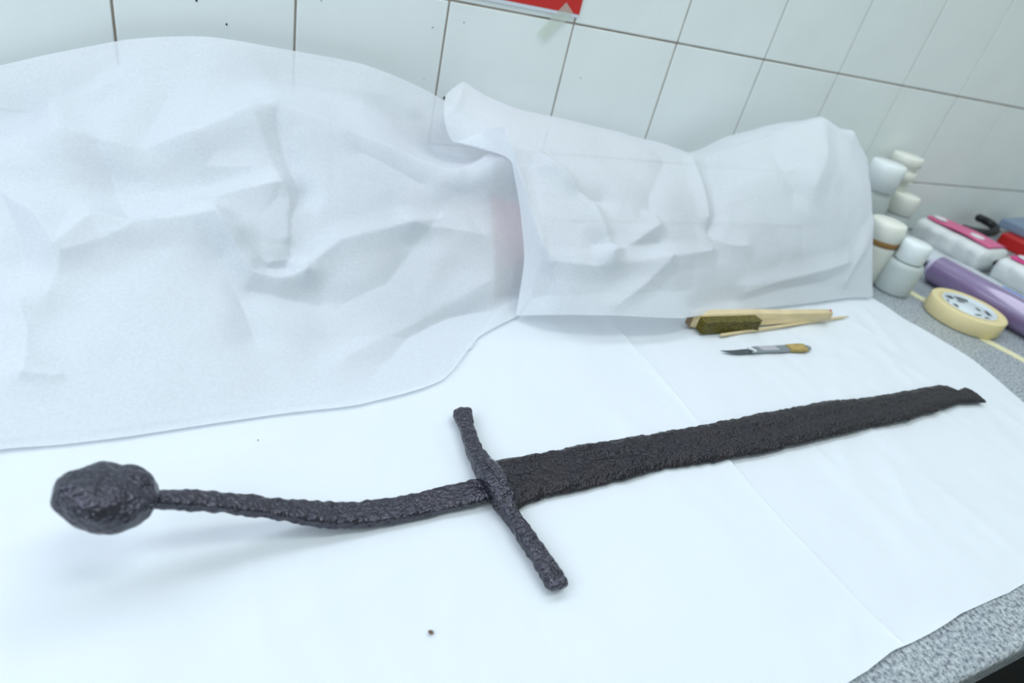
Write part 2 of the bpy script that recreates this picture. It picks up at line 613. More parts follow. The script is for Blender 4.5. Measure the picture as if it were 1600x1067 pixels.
# left sheet: each row runs left to right, from the wall down to the hem on the counter
rowsL = [
    [(-250, 150, -.012), (-100, 125, -.012), (0, 102, -.012), (90, 82, -.012), (205, 61, -.014), (320, 57, -.016), (440, 76, -.018), (570, 101, -.02), (670, 143, -.024), (760, 205, -.03), (830, 250, -.04)],
    [(-250, 235, -.05), (-100, 215, -.05), (0, 185, -.045), (90, 150, -.05), (205, 125, -.05), (320, 120, -.05), (430, 138, -.045), (565, 150, -.05), (675, 232, -.068), (765, 252, -.075), (850, 270, -.07)],
    [(-250, 290, -.11), (-100, 270, -.11), (0, 225, -.11), (95, 208, -.115), (215, 230, -.125), (310, 208, -.12), (425, 168, -.105), (575, 218, -.115), (715, 274, -.135), (795, 246, -.140), (850, 275, -.105)],
    [(-250, 340, -.145), (-100, 330, -.145), (0, 288, -.145), (90, 280, -.145), (208, 300, -.15), (320, 290, -.15), (445, 250, -.14), (575, 285, -.15), (690, 325, -.155), (800, 315, -.15), (850, 320, -.14)],
    [(-250, 400, -.18), (-100, 390, -.18), (0, 345, -.18), (90, 345, -.185), (205, 352, -.19), (340, 341, -.19), (460, 330, -.18), (585, 360, -.185), (690, 400, -.19), (806, 390, -.18), (850, 380, -.165)],
    [(-250, 490, -.225), (-100, 480, -.225), (0, 440, -.225), (90, 435, -.225), (205, 430, -.228), (350, 430, -.228), (475, 432, -.222), (595, 445, -.225), (700, 470, -.22), (800, 440, -.2), (840, 430, -.18)],
    [(-250, 620, -.29), (-100, 600, -.29), (0, 570, -.29), (90, 560, -.288), (205, 545, -.285), (345, 535, -.28), (470, 530, -.272), (605, 530, -.26), (705, 530, -.245), (790, 475, -.215), (830, 460, -.2)],
    [(-250, 750, .006), (-100, 722, .006), (0, 702, .006), (100, 694, .006), (205, 681, .006), (330, 662, .006), (450, 645, .006), (565, 631, .006), (690, 594, .006), (748, 527, .006), (806, 495, .006)],
]
creL = [
    ([(85, 165), (95, 208), (150, 216), (215, 232), (300, 212), (400, 172), (430, 166)], .006, .012),
    ([(430, 166), (520, 200), (600, 230), (720, 275)], .005, .012),
    ([(720, 275), (760, 255), (800, 245)], .006, .010),
    ([(430, 175), (443, 232), (470, 290)], -.008, .012),
    ([(400, 180), (418, 240), (440, 290)], .004, .010),
    ([(470, 300), (456, 340), (455, 400)], -.008, .010),
    ([(300, 325), (380, 305), (440, 292), (452, 310), (452, 370)], .008, .010),
    ([(150, 225), (180, 290), (205, 340)], -.006, .012),
    ([(0, 300), (60, 340), (90, 390), (145, 343), (205, 352), (335, 343), (365, 362)], .008, .010),
    ([(340, 345), (372, 395), (395, 428), (435, 436), (474, 430)], .009, .009),
    ([(425, 408), (450, 400), (474, 426)], .006, .006),
    ([(420, 415), (450, 413)], -.009, .007),
    ([(395, 450), (440, 460), (500, 470)], -.007, .012),
    ([(475, 418), (530, 378), (630, 352), (690, 342)], .006, .009),
    ([(565, 235), (620, 262), (660, 285)], -.005, .010),
    ([(640, 350), (700, 360), (756, 368)], .006, .009),
    ([(720, 300), (745, 350), (756, 368)], -.004, .010),
    ([(345, 400), (375, 460), (400, 520)], -.005, .012),
    ([(0, 300), (20, 350), (30, 400)], -.006, .012),
    ([(205, 360), (100, 400), (75, 470)], .005, .012),
    ([(30, 470), (45, 520), (40, 580)], .004, .010),
    ([(35, 587), (90, 588)], .002, .003),
    ([(540, 560), (640, 510), (760, 440)], .005, .014),
    ([(260, 150), (232, 190), (225, 228)], -.006, .012),
    ([(180, 130), (110, 160), (85, 175)], .004, .008),
    ([(640, 175), (600, 150), (480, 140), (410, 145)], .004, .010),
    ([(690, 330), (640, 400), (610, 440), (540, 470)], -.005, .014),
    ([(300, 215), (320, 260), (390, 262)], .003, .008),
]
dl = drape('draped_sheet', rowsL, 420, 300, creL, 1.7, 1.0, None, M['drape'])
tag(dl, 'large crumpled white translucent sheet on the left, its hem running past the sword pommel', 'draped sheet')

# second layer of the same sheet, folded under; its back edge stops short of the wall
Q = LAYER['left']
nu_, nv_ = Q.shape[:2]
t0 = np.interp(np.linspace(0, 10, nu_), [0, 1, 2, 3, 3.5, 4.2, 5, 5.6, 6, 7, 8, 10], [1.2, 1.1, 1.05, 1.15, .75, .25, .15, .4, 1.0, 1.1, .9, .8]) / 7
U = np.empty((nu_, 200, 3))
for i in range(nu_):
    tt_ = np.linspace(t0[i], 0.975, 200) * (nv_ - 1)
    for c_ in range(3):
        U[i, :, c_] = np.interp(tt_, np.arange(nv_), Q[i, :, c_])
NU = normals(U)
U = U + NU * 0.0035
U[..., 2] = np.maximum(U[..., 2], 0.0046)
U[..., 1] = np.minimum(U[..., 1], -0.002)
ul = grid_mesh('under_layer', U[6:int(nu_ * 8.7 / 10)], M['drape'], dl)
tag(ul, 'folded second layer that makes the sheet look denser away from the wall')

TOP = [(800, 165, -.055), (900, 190, -.06), (1000, 213, -.065), (1105, 242, -.075), (1190, 212, -.085), (1280, 188, -.09), (1330, 208, -.10), (1354, 262, -.112)]
BOT = [(880, 492, .026), (960, 493, .032), (1065, 497, .026), (1130, 486, .014), (1190, 481, .008), (1260, 474, .006), (1325, 465, .006), (1364, 462, .006)]
# depth (y) of the hem point of each column comes from the counter plane
fs = [0, .08, .16, .24, .33, .43, .55, .70, .86, 1]
gs = [0, .17, .32, .45, .55, .64, .74, .85, .93, 1]
col0 = [(722, 128, -.06), (696, 150, -.075), (695, 192, -.09), (709, 222, -.10), (752, 207, -.115), (788, 200, -.15), (801, 262, -.165), (813, 330, -.185), (819, 405, -.21), (806, 493, .008)]
cols = [col0]
for ci in range(8):
    tu, tv, ty = TOP[ci]
    bu, bv, bz = BOT[ci]
    hp = at_z(bu, bv, bz)
    tp = at_y(tu, tv, ty)
    col = []
    for f, g in zip(fs, gs):
        if ci == 7:
            uu = np.interp(f, [0, .25, .5, .8, 1], [1354, 1362, 1365, 1363, 1364])
        else:
            uu = tu + (bu - tu) * f
        vv = tv + (bv - tv) * f
        yy = ty + (hp[1] - ty) * g
        col.append((uu, vv, min(yy, -1e-4)))
    cols.append(col)
ctrlR = np.array([[pt(e) for e in c] for c in cols])            # (9, 10, 3)
# flap behind the top edge reaching towards the wall, and the end wrapped round to the back
back = ctrlR[:, :1].copy()
back[:, 0, 1] = np.minimum(back[:, 0, 1] + 0.05, -0.012)
back[:, 0, 2] -= 0.018
back[0, 0] = ctrlR[0, 0] + np.array([0.01, 0.008, -0.004])
ctrlR = np.concatenate([back, ctrlR], 1)
end = ctrlR[-1:].copy()
end[..., 1] = np.minimum(end[..., 1] + 0.06, -0.03)
end[..., 0] -= 0.075
ctrlR = np.concatenate([ctrlR, end], 0)
creR = [
    ([(788, 200), (835, 240), (868, 266), (925, 323), (955, 390), (949, 398)], .007, .008),
    ([(949, 398), (990, 380), (1030, 352), (1022, 340)], .008, .008),
    ([(905, 300), (930, 308), (944, 309)], -.008, .010),
    ([(935, 378), (975, 385), (1034, 376)], -.007, .009),
    ([(1105, 242), (1118, 300), (1122, 335), (1110, 365)], -.006, .009),
    ([(1082, 250), (1095, 300), (1105, 340)], .006, .007),
    ([(1105, 242), (1150, 236), (1200, 214)], .005, .008),
    ([(1105, 370), (1140, 385), (1165, 385)], .005, .009),
    ([(868, 409), (930, 415), (1040, 405), (1110, 392)], .005, .008),
    ([(1040, 405), (1010, 440), (960, 480)], .006, .009),
    ([(1165, 456), (1220, 437), (1290, 420), (1320, 410)], .007, .010),
    ([(1085, 484), (1165, 469), (1230, 452), (1300, 440)], -.008, .009),
    ([(1318, 440), (1340, 400), (1352, 350)], .005, .008),
    ([(1330, 208), (1322, 260), (1330, 320)], .005, .010),
    ([(1190, 212), (1225, 262), (1245, 300)], -.004, .012),
    ([(1280, 188), (1290, 240), (1270, 290)], .005, .012),
    ([(830, 260), (850, 330), (870, 409), (850, 470)], -.005, .012),
    ([(820, 260), (870, 265), (905, 292)], .003, .008),
    ([(722, 140), (715, 165), (700, 178)], .003, .004),
    ([(1040, 250), (1020, 300), (1020, 340)], -.005, .012),
]
nuR, nvR = 380, 260
P = cat_rom(ctrlR.transpose(1, 0, 2), nvR, lin=0.35)
P = cat_rom(P.transpose(1, 0, 2), nuR, lin=0.35)
Q, _ = crumple(P, creR, 5.2, 0.85, -1.0)
s = np.linspace(0, 1, nuR)[:, None, None]
t = np.linspace(0, 1, nvR)[None, :, None]
k = np.clip((1 - t) / 0.10, 0, 1) * np.clip(s / 0.06 + 0.1, 0, 1)
Q = P + (Q - P) * k
Q[..., 2] = np.maximum(Q[..., 2], 0.0056)
Q[..., 1] = np.minimum(Q[..., 1], -0.006)
dr = grid_mesh('draped_sheet', Q, M['drape'])
tag(dr, 'crumpled white translucent sheet with curled left corner, ending beside the plastic bottles', 'draped sheet')


# what shows faintly through the sheets: a soft blue bag and a coral pouch
def pillow(name, m, label, cat, c, a, b, h, rz, seed):
    n, k = 40, 24
    th = np.linspace(0, 2 * PI, n, endpoint=False)[:, None]
    ph = np.linspace(0.02, PI - 0.02, k)[None, :]
    e = 0.55
    f = lambda x: np.sign(x) * np.abs(x) ** e
    X = a * f(np.cos(th)) * f(np.sin(ph))
    Y = b * f(np.sin(th)) * f(np.sin(ph))
    Z = h * (1 + np.cos(ph)) / 2 + 0 * th
    P = np.stack([X, Y, Z], -1)
    N = vnoise(P.reshape(-1, 3), 28, 1, seed).reshape(n, k)
    P = P * (1 + 0.12 * N[..., None])
    P[..., 2] = np.maximum(P[..., 2], 0)
    root = thing(name, label, cat, c, rz)
    grid_mesh('bag_body', P, m, root, close_i=True)
    bm = bmesh.new()
    add_box(bm, -a * 0.7, a * 0.7, -0.003, 0.003, h * 0.94, h * 1.12, 0.001)
    obj('closure', bm, m, root, False)
    return root


pillow('soft_bag', M['bluebag'], 'blue soft bag showing faintly through the left translucent sheet', 'bag', (0.20, -0.085, 0.0052), 0.055, 0.045, 0.05, 0.1, 1)
pillow('soft_bag', M['redbag'], 'coral soft bag glimpsed where the two draped sheets meet', 'bag', (0.335, -0.115, 0.0052), 0.05, 0.045, 0.06, 0.0, 2)

# ------------------------------------------------------------------ the corroded sword
SX, SY, SA = 0.231, -0.432, math.atan2(0.0236199, 0.99972101)
sword = thing('medieval_sword', 'corroded black iron sword with bent grip lying on the white sheets', 'sword', (SX, SY, 0.0055), SA)


def iron_rough(P, N, seed, big, mid, fine, stretch=(1, 1, 1)):
    f = P.reshape(-1, 3) * np.array(stretch)
    d = big * vnoise(f, 40, 1, seed)
    a = vnoise(f, 120, 1, seed + 2)
    d += mid * (1 - 2 * np.abs(a)) * 0.5
    d += fine * vnoise(f, 320, 1, seed + 4)
    d2 = np.array([noise.voronoi(Vector(q * 170 + seed))[0][0] for q in f])
    d -= mid * 0.9 * (d2 - 0.4)
    return (P.reshape(-1, 3) + N.reshape(-1, 3) * d[:, None]).reshape(P.shape)


def loft(name, m, secs, nseg, seed, big, mid, fine, stretch=(1, 1, 1), power=2.6, flat_bottom=False):
    """secs: list of (centre xyz, side vector, up vector, half width, half height); closed rough bar"""
    A = np.array([list(c) + list(sv) + list(uv) + [hw, hh] for c, sv, uv, hw, hh in secs], float)
    B = cat_rom(A, nseg, lin=0.2)
    na = 72
    th = np.linspace(0, 2 * PI, na, endpoint=False)
    cx = np.sign(np.cos(th)) * np.abs(np.cos(th)) ** (2 / power)
    sy = np.sign(np.sin(th)) * np.abs(np.sin(th)) ** (2 / power)
    cpos, sv, uv = B[:, 0:3], B[:, 3:6], B[:, 6:9]
    hw, hh = B[:, 9], B[:, 10]
    P = cpos[None] + sv[None] * (cx[:, None] * hw[None])[..., None] + uv[None] * (sy[:, None] * hh[None])[..., None]
    N = normals(np.concatenate([P, P[:1]], 0))[:-1]
    out = P - cpos[None]
    if (N * out).sum() < 0:
        N = -N
    fade = np.ones(nseg)
    P2 = iron_rough(P, N, seed, big, mid, fine, stretch)
    return grid_mesh(name, P2, m, sword, close_i=True)


# blade: outline measured along the blade (s) and across (w), in metres
SDIR = np.array([math.cos(SA), math.sin(SA)])


def sword_st(pts, zp):
    out = []
    for (u, v) in pts:
        q = at_z(u, v, zp)[:2] - np.array([SX, SY])
        out.append((q @ SDIR, q @ np.array([-SDIR[1], SDIR[0]])))
    return np.array(out).T


bu_s, bu_w = sword_st([(771, 717), (781, 715), (845, 704), (909, 692), (1001, 677), (1075, 665), (1155, 650), (1225, 636), (1293, 623), (1340, 620), (1385, 614), (1430, 606), (1467, 599), (1480, 600), (1490, 605), (1496, 609), (1502, 606), (1509, 602), (1518, 603), (1527, 612), (1536, 621), (1541, 625)], 0.0085)
bl_s, bl_w = sword_st([(800, 806), (807, 797), (822, 789), (848, 778), (909, 766), (955, 755), (1011, 738), (1088, 726), (1175, 712), (1235, 698), (1293, 684), (1360, 669), (1421, 656), (1465, 643), (1498, 631), (1520, 629), (1541, 629)], 0.0055)
for arr in (bu_s, bl_s):
    arr[:] = np.maximum.accumulate(arr + np.arange(len(arr)) * 1e-6)
ns, nw = 620, 54
ss = np.linspace(-0.012, min(bu_s[-1], bl_s[-1]) - 0.0005, ns)
rngs = np.random.RandomState(3)
jit = lambda a, sc, sd: a * vnoise(np.stack([ss, ss * 0, ss * 0], 1), sc, 1, sd)
wu = np.interp(ss, bu_s, bu_w) + jit(0.0010, 60, 1.3) + jit(0.0011, 170, 5.3) + jit(.0006, 420, 2.2)
wl = np.interp(ss, bl_s, bl_w) + jit(0.0010, 52, 3.3) + jit(0.0011, 150, 7.7) + jit(.0006, 400, 9.2)
tt = np.linspace(0, 1, nw)
W = wl[:, None] + (wu - wl)[:, None] * tt[None]
x = np.abs(2 * tt - 1)
prof = (1 - x ** 3.2) ** 0.7                                    # lens with blunt corroded edges
full_ = 0.0011 * np.exp(-((2 * tt - 1.02) / 0.32) ** 2)       # shallow fuller
thick = np.interp(ss, [0, 0.03, 0.2, 0.5, 0.6], [0.0052, 0.0045, 0.0040, 0.0030, 0.002])
Zt = 0.0008 + thick[:, None] * prof[None] - full_[None] * np.interp(ss, [0, .02, .4, .5], [0, 1, 1, 0])[:, None]
S = np.broadcast_to(ss[:, None], W.shape)
Ptop = np.stack([S, W, Zt], -1)
f = Ptop.reshape(-1, 3)
amp = np.interp(f[:, 0], [0, 0.25, 0.45, 0.6], [1.15, 1.0, 0.65, 0.45])
grain = vnoise(f * np.array([0.55, 1.3, 0]), 130, 1, 3.0)
vor = np.array([noise.voronoi(Vector((q[0] * 170, q[1] * 260, 0)))[0][0] for q in f])
vor2 = np.array([noise.voronoi(Vector((q[0] * 420 + 9, q[1] * 520, 0)))[0][0] for q in f])
streak = vnoise(f * np.array([0.12, 1.6, 0]), 150, 1, 9.0)
dz = amp * (0.0009 * grain - 0.0012 * (vor - 0.4) - 0.0005 * (vor2 - 0.4) + 0.0005 * streak) + 0.0006 * vnoise(f, 45, 1, 4.4)
edge = np.minimum(1, (1 - np.broadcast_to(x[None], W.shape).reshape(-1)) * 6 + 0.15)
Ptop = Ptop.copy()
Ptop[..., 2] = np.maximum(Ptop[..., 2] + (dz * edge).reshape(W.shape), 0.0006)
Pbot = np.stack([S, W, np.full_like(W, -0.0008)], -1)[:, ::-1]
ring = np.concatenate([Ptop, Pbot[:, 1:-1]], 1).transpose(1, 0, 2)
blade = grid_mesh('blade', ring, M['iron_dull'], sword, close_i=True)

# grip tang: bends upwards towards the pommel
tang_s = [-0.010, -0.018, -0.045, -0.075, -0.100, -0.122, -0.142, -0.163, -0.183, -0.203, -0.222]
tang_z = [0.0035, 0.0035, 0.0025, 0.0020, 0.0035, 0.0080, 0.0150, 0.0240, 0.0320, 0.0390, 0.0440]
tang_w = [-.006, -.006, -.0062, -.0058, -.0052, -.0044, -.0030, -.0015, -.0004, 0, 0]
tang_h = [.0095, .0095, .0092, .0088, .0088, .0084, .0074, .0062, .0056, .0050, .0046]
secs = []
for i in range(len(tang_s)):
    a, b = max(i - 1, 0), min(i + 1, len(tang_s) - 1)
    d = np.array([tang_s[a] - tang_s[b], 0, tang_z[a] - tang_z[b]])
    d /= np.linalg.norm(d)
    upv = np.array([-d[2], 0, d[0]])
    if upv[2] < 0:
        upv = -upv
    secs.append(((tang_s[i], tang_w[i], tang_z[i]), (0, 1, 0), upv, tang_h[i], 0.0030))
loft('grip_tang', M['iron'], secs, 260, 11.0, 0.0009, 0.0011, 0.0005, power=4.5)

# pommel: thick lumpy disc, tilted with the tang
na, nb = 110, 90
th = np.linspace(0, 2 * PI, na, endpoint=False)[:, None]
ph = np.linspace(0.001, PI - 0.001, nb)[None, :]
e = 0.62
sp = np.abs(np.sin(ph)) ** e
PX = 0.0226 * np.cos(th) * sp
PY = 0.0192 * np.sin(th) * sp
PZ = 0.0112 * np.sign(np.cos(ph)) * np.abs(np.cos(ph)) ** 0.85 + 0 * th
P = np.stack([PX, PY, PZ], -1)
Np = P / np.array([0.0226, 0.0192, 0.0112]) ** 2
Np /= np.linalg.norm(Np, axis=-1, keepdims=True)
fl = P.reshape(-1, 3)
d = 0.0010 * vnoise(fl, 50, 1, 8.0) + 0.0012 * vnoise(fl, 130, 1, 6.0) + 0.00035 * vnoise(fl, 420, 1, 7.0)
d3 = np.array([noise.voronoi(Vector(q * 75 + 4.0))[0][0] for q in fl])
d -= 0.0016 * (d3 - 0.45)
for (pc, rad, dep) in (((-0.014, 0.004, 0.012), 0.006, 0.003), ((-0.018, -0.006, 0.005), 0.004, 0.0015), ((0.001, 0.012, 0.013), 0.006, 0.0012)):
    q = np.linalg.norm(fl - np.array(pc), axis=1)
    d -= dep * np.exp(-(q / rad) ** 2)
P = (fl + Np.reshape(-1, 3) * d[:, None]).reshape(P.shape)
ta = math.radians(20)
Ry = np.array([[math.cos(ta), 0, math.sin(ta)], [0, 1, 0], [-math.sin(ta), 0, math.cos(ta)]])
P = P @ Ry.T + np.array([-0.2300, 0.0008, 0.0485])
grid_mesh('pommel', P, M['iron'], sword, close_i=True)

# cross guard: two tapering arms and a swollen ridged middle that overlaps the blade
def bar_secs(pts):
    out = []
    for (s_, w_, z_, hw, hh) in pts:
        out.append(((s_, w_, z_), (1, 0, 0), (0, 0, 1), hw, hh))
    return out


garm = [(-.0075, .0725, .0045, .0005, .0005), (-.0075, .0718, .0045, .0048, .0026), (-.0078, .0690, .0045, .0072, .0034), (-.0086, .064, .0045, .0070, .0036), (-.0108, .052, .0045, .0056, .0036),
        (-.0132, .040, .0046, .0052, .0036), (-.0146, .029, .0050, .0056, .0042), (-.0148, .017, .0060, .0070, .0056), (-.0148, .006, .0068, .0080, .0072), (-.0146, -.006, .0070, .0082, .0080),
        (-.0144, -.017, .0066, .0076, .0070), (-.0140, -.027, .0056, .0062, .0054), (-.0130, -.037, .0050, .0050, .0042), (-.0116, -.050, .0048, .0054, .0038), (-.0100, -.064, .0046, .0060, .0036), (-.0088, -.076, .0045, .0068, .0036),
        (-.0083, -.0840, .0044, .0068, .0034), (-.0083, -.0872, .0044, .0054, .0028), (-.0083, -.0880, .0044, .0008, .0005)]
loft('cross_guard', M['iron'], bar_secs(garm), 300, 21.0, 0.0009, 0.0009, 0.0005, power=3.8)
rid = [((-.0165, .012, .0125), (1, 0, 0), (0, 0, 1), .0006, .0006), ((-.0160, .009, .0135), (1, 0, 0), (0, 0, 1), .0022, .0018), ((-.0140, .000, .0145), (1, 0, 0), (0, 0, 1), .0026, .0022), ((-.0125, -.010, .0142), (1, 0, 0), (0, 0, 1), .0026, .0020), ((-.0115, -.018, .0125), (1, 0, 0), (0, 0, 1), .0022, .0016), ((-.0115, -.021, .0112), (1, 0, 0), (0, 0, 1), .0005, .0005)]
loft('guard_ridge', M['iron'], rid, 90, 31.0, 0.0005, 0.0005, 0.0003, power=2.2)

# ------------------------------------------------------------------ brush, stick, scalpel
ZS = 0.0028
bL = at_z(1071, 508, ZS)
bR = at_z(1288, 500, ZS)
ang = math.atan2(bR[1] - bL[1], bR[0] - bL[0])
LB = float(np.hypot(*(bR - bL)[:2]))
brush = thing('wire_brush', 'wooden-handled brush with olive brass bristles lying on its side', 'brush', (bL[0], bL[1], ZS), ang)
# lying on its side: thickness along y, height along z
hx = np.array([0, .0015, .008, .03, .06, .10, .125, .15, .18, LB - .004, LB])
hz = np.array([.0060, .0076, .0084, .0088, .0088, .0082, .0072, .0067, .0065, .0062, .0050])
bm = bmesh.new()
prof = [(x_, 0.0090 + h_) for x_, h_ in zip(hx, hz)] + [(x_, 0.0090 - h_) for x_, h_ in zip(hx[::-1], hz[::-1])]
a = [bm.verts.new((x_, -0.007, z_)) for x_, z_ in prof]
b = [bm.verts.new((x_, 0.002, z_)) for x_, z_ in prof]
bm.faces.new(a)
bm.faces.new(b[::-1])
for k_ in range(len(prof)):
    bm.faces.new((a[k_], b[k_], b[(k_ + 1) % len(prof)], a[(k_ + 1) % len(prof)]))
es = [e_ for e_ in bm.edges if abs(e_.verts[0].co.y - e_.verts[1].co.y) < 1e-6]
bmesh.ops.bevel(bm, geom=es, offset=0.0012, segments=2, affect='EDGES')
obj('wooden_back', bm, M['wood'], brush)
bm = bmesh.new()
prof2 = [(-0.0002, 0.003), (-0.0002, 0.0126), (0.0015, 0.0142), (0.007, 0.0150), (0.007, 0.0154), (0.0010, 0.0148), (-0.0015, 0.0130), (-0.0015, 0.0025), (0.0010, 0.0009), (0.007, 0.0004), (0.007, 0.0006), (0.0015, 0.0016)]
a = [bm.verts.new((x_, -0.0062, z_ * 1.13)) for x_, z_ in prof2]
b = [bm.verts.new((x_, 0.0012, z_ * 1.13)) for x_, z_ in prof2]
bm.faces.new(a)
bm.faces.new(b[::-1])
for k_ in range(len(prof2)):
    bm.faces.new((a[k_], b[k_], b[(k_ + 1) % len(prof2)], a[(k_ + 1) % len(prof2)]))
o = obj('stained_tip', bm, M['wood_dark'], brush, False)
tag(o, 'dark stained end of the wooden back')
bm = bmesh.new()
bmesh.ops.create_uvsphere(bm, u_segments=12, v_segments=8, radius=0.0022)
o = obj('hanging_loop_knot', bm, M['redbox'], brush)
o.location = (LB + 0.001, 0.0, 0.013)
tag(o, 'small dark red knot at the handle end')
# bristle tufts: rows along the head, each tuft a tapering bundle
bm = bmesh.new()
random.seed(9)
for ix in range(44):
    for iz in range(8):
        x0 = 0.009 + ix * 0.00178 + (iz % 2) * 0.0009
        z0 = 0.0022 + iz * 0.0018
        y1 = -0.0185 + random.uniform(-.0005, .0005)
        x1 = x0 + (ix - 21.5) * 0.00007 + random.uniform(-.0002, .0002)
        tube(bm, [(x0, -0.0065, z0), (x1, y1, max(z0 - 0.0004 + random.uniform(-.0002, .0002), 0.0010))], [0.0009, 0.00105], n=6)
add_box(bm, 0.0085, 0.0868, -0.0165, -0.0065, 0.0018, 0.0148)
o = obj('bristles', bm, M['bristle'], brush, False)
tag(o, 'olive brass bristles', kind='stuff')

a = at_z(1125, 526, ZS)
b = at_z(1326, 496, ZS)
stick = bmesh.new()
n_ = 8
p0, p1 = Vector((0, 0, 0.0020)), Vector((float(np.hypot(*(b - a)[:2])), 0, 0.0020))
tube(stick, [p0, p0.lerp(p1, .05), p0.lerp(p1, .5), p0.lerp(p1, .93), p1], [0.0017, 0.0018, 0.0017, 0.0016, 0.0004], n=12)
stick = obj('wooden_skewer', stick, M['wood'])
stick.location = (a[0], a[1], ZS)
stick.rotation_euler = (0, 0, math.atan2(b[1] - a[1], b[0] - a[0]))
tag(stick, 'thin pointed wooden stick lying against the front of the brush', 'stick')

a = at_z(1127, 551, ZS)
b = at_z(1265, 546, ZS)
LS = float(np.hypot(*(b - a)[:2]))
sc = thing('scalpel', 'small steel scalpel with tan wrapped handle end below the brush', 'scalpel', (a[0], a[1], ZS), math.atan2(b[1] - a[1], b[0] - a[0]))
sc.scale = (1, 0.76, 0.9)
bm = bmesh.new()
prism(bm, [(0, .0026), (.006, -.0012), (.014, -.0045), (.022, -.0056), (.042, -.0048), (.042, .0042), (.030, .0038), (.018, .0024), (.008, .0022)], 0.0008, 0.0016)
o = obj('blade', bm, M['steel_dark'], sc, False)
tag(o, 'dark pointed steel blade')
bm = bmesh.new()
prism(bm, [(.036, -.0058), (.046, -.0062), (LS - .030, -.0064), (LS - .010, -.0072), (LS - .003, -.005), (LS, 0), (LS - .003, .005), (LS - .012, .0072), (LS - .030, .0066), (.048, .0056), (.040, .0050)], 0.0016, 0.0042, 0.0006)
obj('handle', bm, M['steel'], sc, False)
bm = bmesh.new()
prism(bm, [(.040, -.0060), (.0425, -.0060), (.0385, .0050), (.036, .0050)], 0.0020, 0.0049, 0.0003)
o = obj('collar', bm, M['cap'], sc, False)
tag(o, 'bright slanted collar between blade and handle')
bm = bmesh.new()
prism(bm, [(.052, -.0052), (.076, -.0054), (.074, .0050), (.049, .0046)], 0.0040, 0.0046, 0.0001)
o = obj('grip_plate', bm, M['steel_light'], sc, False)
tag(o, 'paler grip plate')
bm = bmesh.new()
prism(bm, [(LS - .034, -.0073), (LS - .020, -.0080), (LS - .009, -.0078), (LS - .007, .0074), (LS - .014, .0078), (LS - .034, .0073)], 0.0012, 0.0050, 0.0006)
o = obj('tape_wrap', bm, M['gold'], sc, False)
tag(o, 'tan tape wrapped around the handle end')

# ------------------------------------------------------------------ masking tape roll and strip on the counter
tcn = at_z(1499, 500, 0.0)
roll = thing('masking_tape_roll', 'roll of cream masking tape lying flat on the granite', 'tape roll', (tcn[0], tcn[1], 0.0009), 0.4)
ro, ri, hh = 0.0490, 0.0350, 0.0225
bm = bmesh.new()
lathe(bm, [(ri, 0.0), (ro - .001, 0.0), (ro, 0.001), (ro, hh - .001), (ro - .001, hh), (ri, hh)], 72, closed=True)
obj('tape', bm, M['masking'], roll)
bm = bmesh.new()
lathe(bm, [(ri - .002, 0.0003), (ri + .0004, 0.0003), (ri + .0004, hh + .0003), (ri - .002, hh + .0003)], 72, closed=True)
obj('core', bm, M['white'], roll)
bm = bmesh.new()
lathe(bm, [(0, hh - .0045), (ri - .0018, hh - .0045), (ri - .0018, hh - .0035), (0, hh - .0035)], 64)
lab = obj('core_label', bm, M['white'], roll)
tag(lab, 'white paper disc with black printed marks filling the core')
random.seed(12)
bm = bmesh.new()
marks = []
for (r_, a0, a1, wd) in ((0.0285, 0.15, 0.75, .009), (0.0282, 0.95, 1.35, .008), (0.0282, 1.7, 2.4, .006), (0.0282, 2.7, 3.1, .009), (0.0282, 3.5, 3.9, .007), (0.0282, 4.3, 4.6, .008), (0.0282, 5.0, 5.5, .006),
                         (0.018, 0.4, 1.0, .005), (0.018, 2.0, 2.5, .006), (0.018, 3.8, 4.4, .004), (0.017, 5.3, 5.8, .005)):
    n_ = 6
    inn = [bm.verts.new(((r_ - wd / 2) * math.cos(a0 + (a1 - a0) * q / n_), (r_ - wd / 2) * math.sin(a0 + (a1 - a0) * q / n_), hh - .0032)) for q in range(n_ + 1)]
    out = [bm.verts.new(((r_ + wd / 2) * math.cos(a0 + (a1 - a0) * (q + .4) / n_), (r_ + wd / 2) * math.sin(a0 + (a1 - a0) * (q + .4) / n_), hh - .0032)) for q in range(n_ + 1)]
    for q in range(n_):
        bm.faces.new((inn[q], inn[q + 1], out[q + 1], out[q]))
obj('print', bm, M['ink'], lab, False)


def strip(name, pts, wd, z0, m, label, cat):
    bm = bmesh.new()
    prev = None
    lf, rt = [], []
    for i, (x_, y_) in enumerate(pts):
        a_ = np.array(pts[max(i - 1, 0)])
        b_ = np.array(pts[min(i + 1, len(pts) - 1)])
        d_ = (b_ - a_) / np.linalg.norm(b_ - a_)
        n_ = np.array([-d_[1], d_[0]])
        lf.append((x_ + n_[0] * wd / 2, y_ + n_[1] * wd / 2))
        rt.append((x_ - n_[0] * wd / 2, y_ - n_[1] * wd / 2))
    prism(bm, lf + rt[::-1], z0, z0 + 0.0004)
    return tag(obj(name, bm, m, None, False), label, cat)


strip('masking_tape_strip', [(.988, -.200), (.991, -.222), (.994, -.26), (.992, -.30), (.985, -.335), (.994, -.365), (.999, -.39), (1.000, -.45), (1.004, -.50)], 0.016, 0.0002, M['tapestrip'],
      'narrow pale yellow masking tape strip stuck along the granite under the tape roll', 'tape strip')

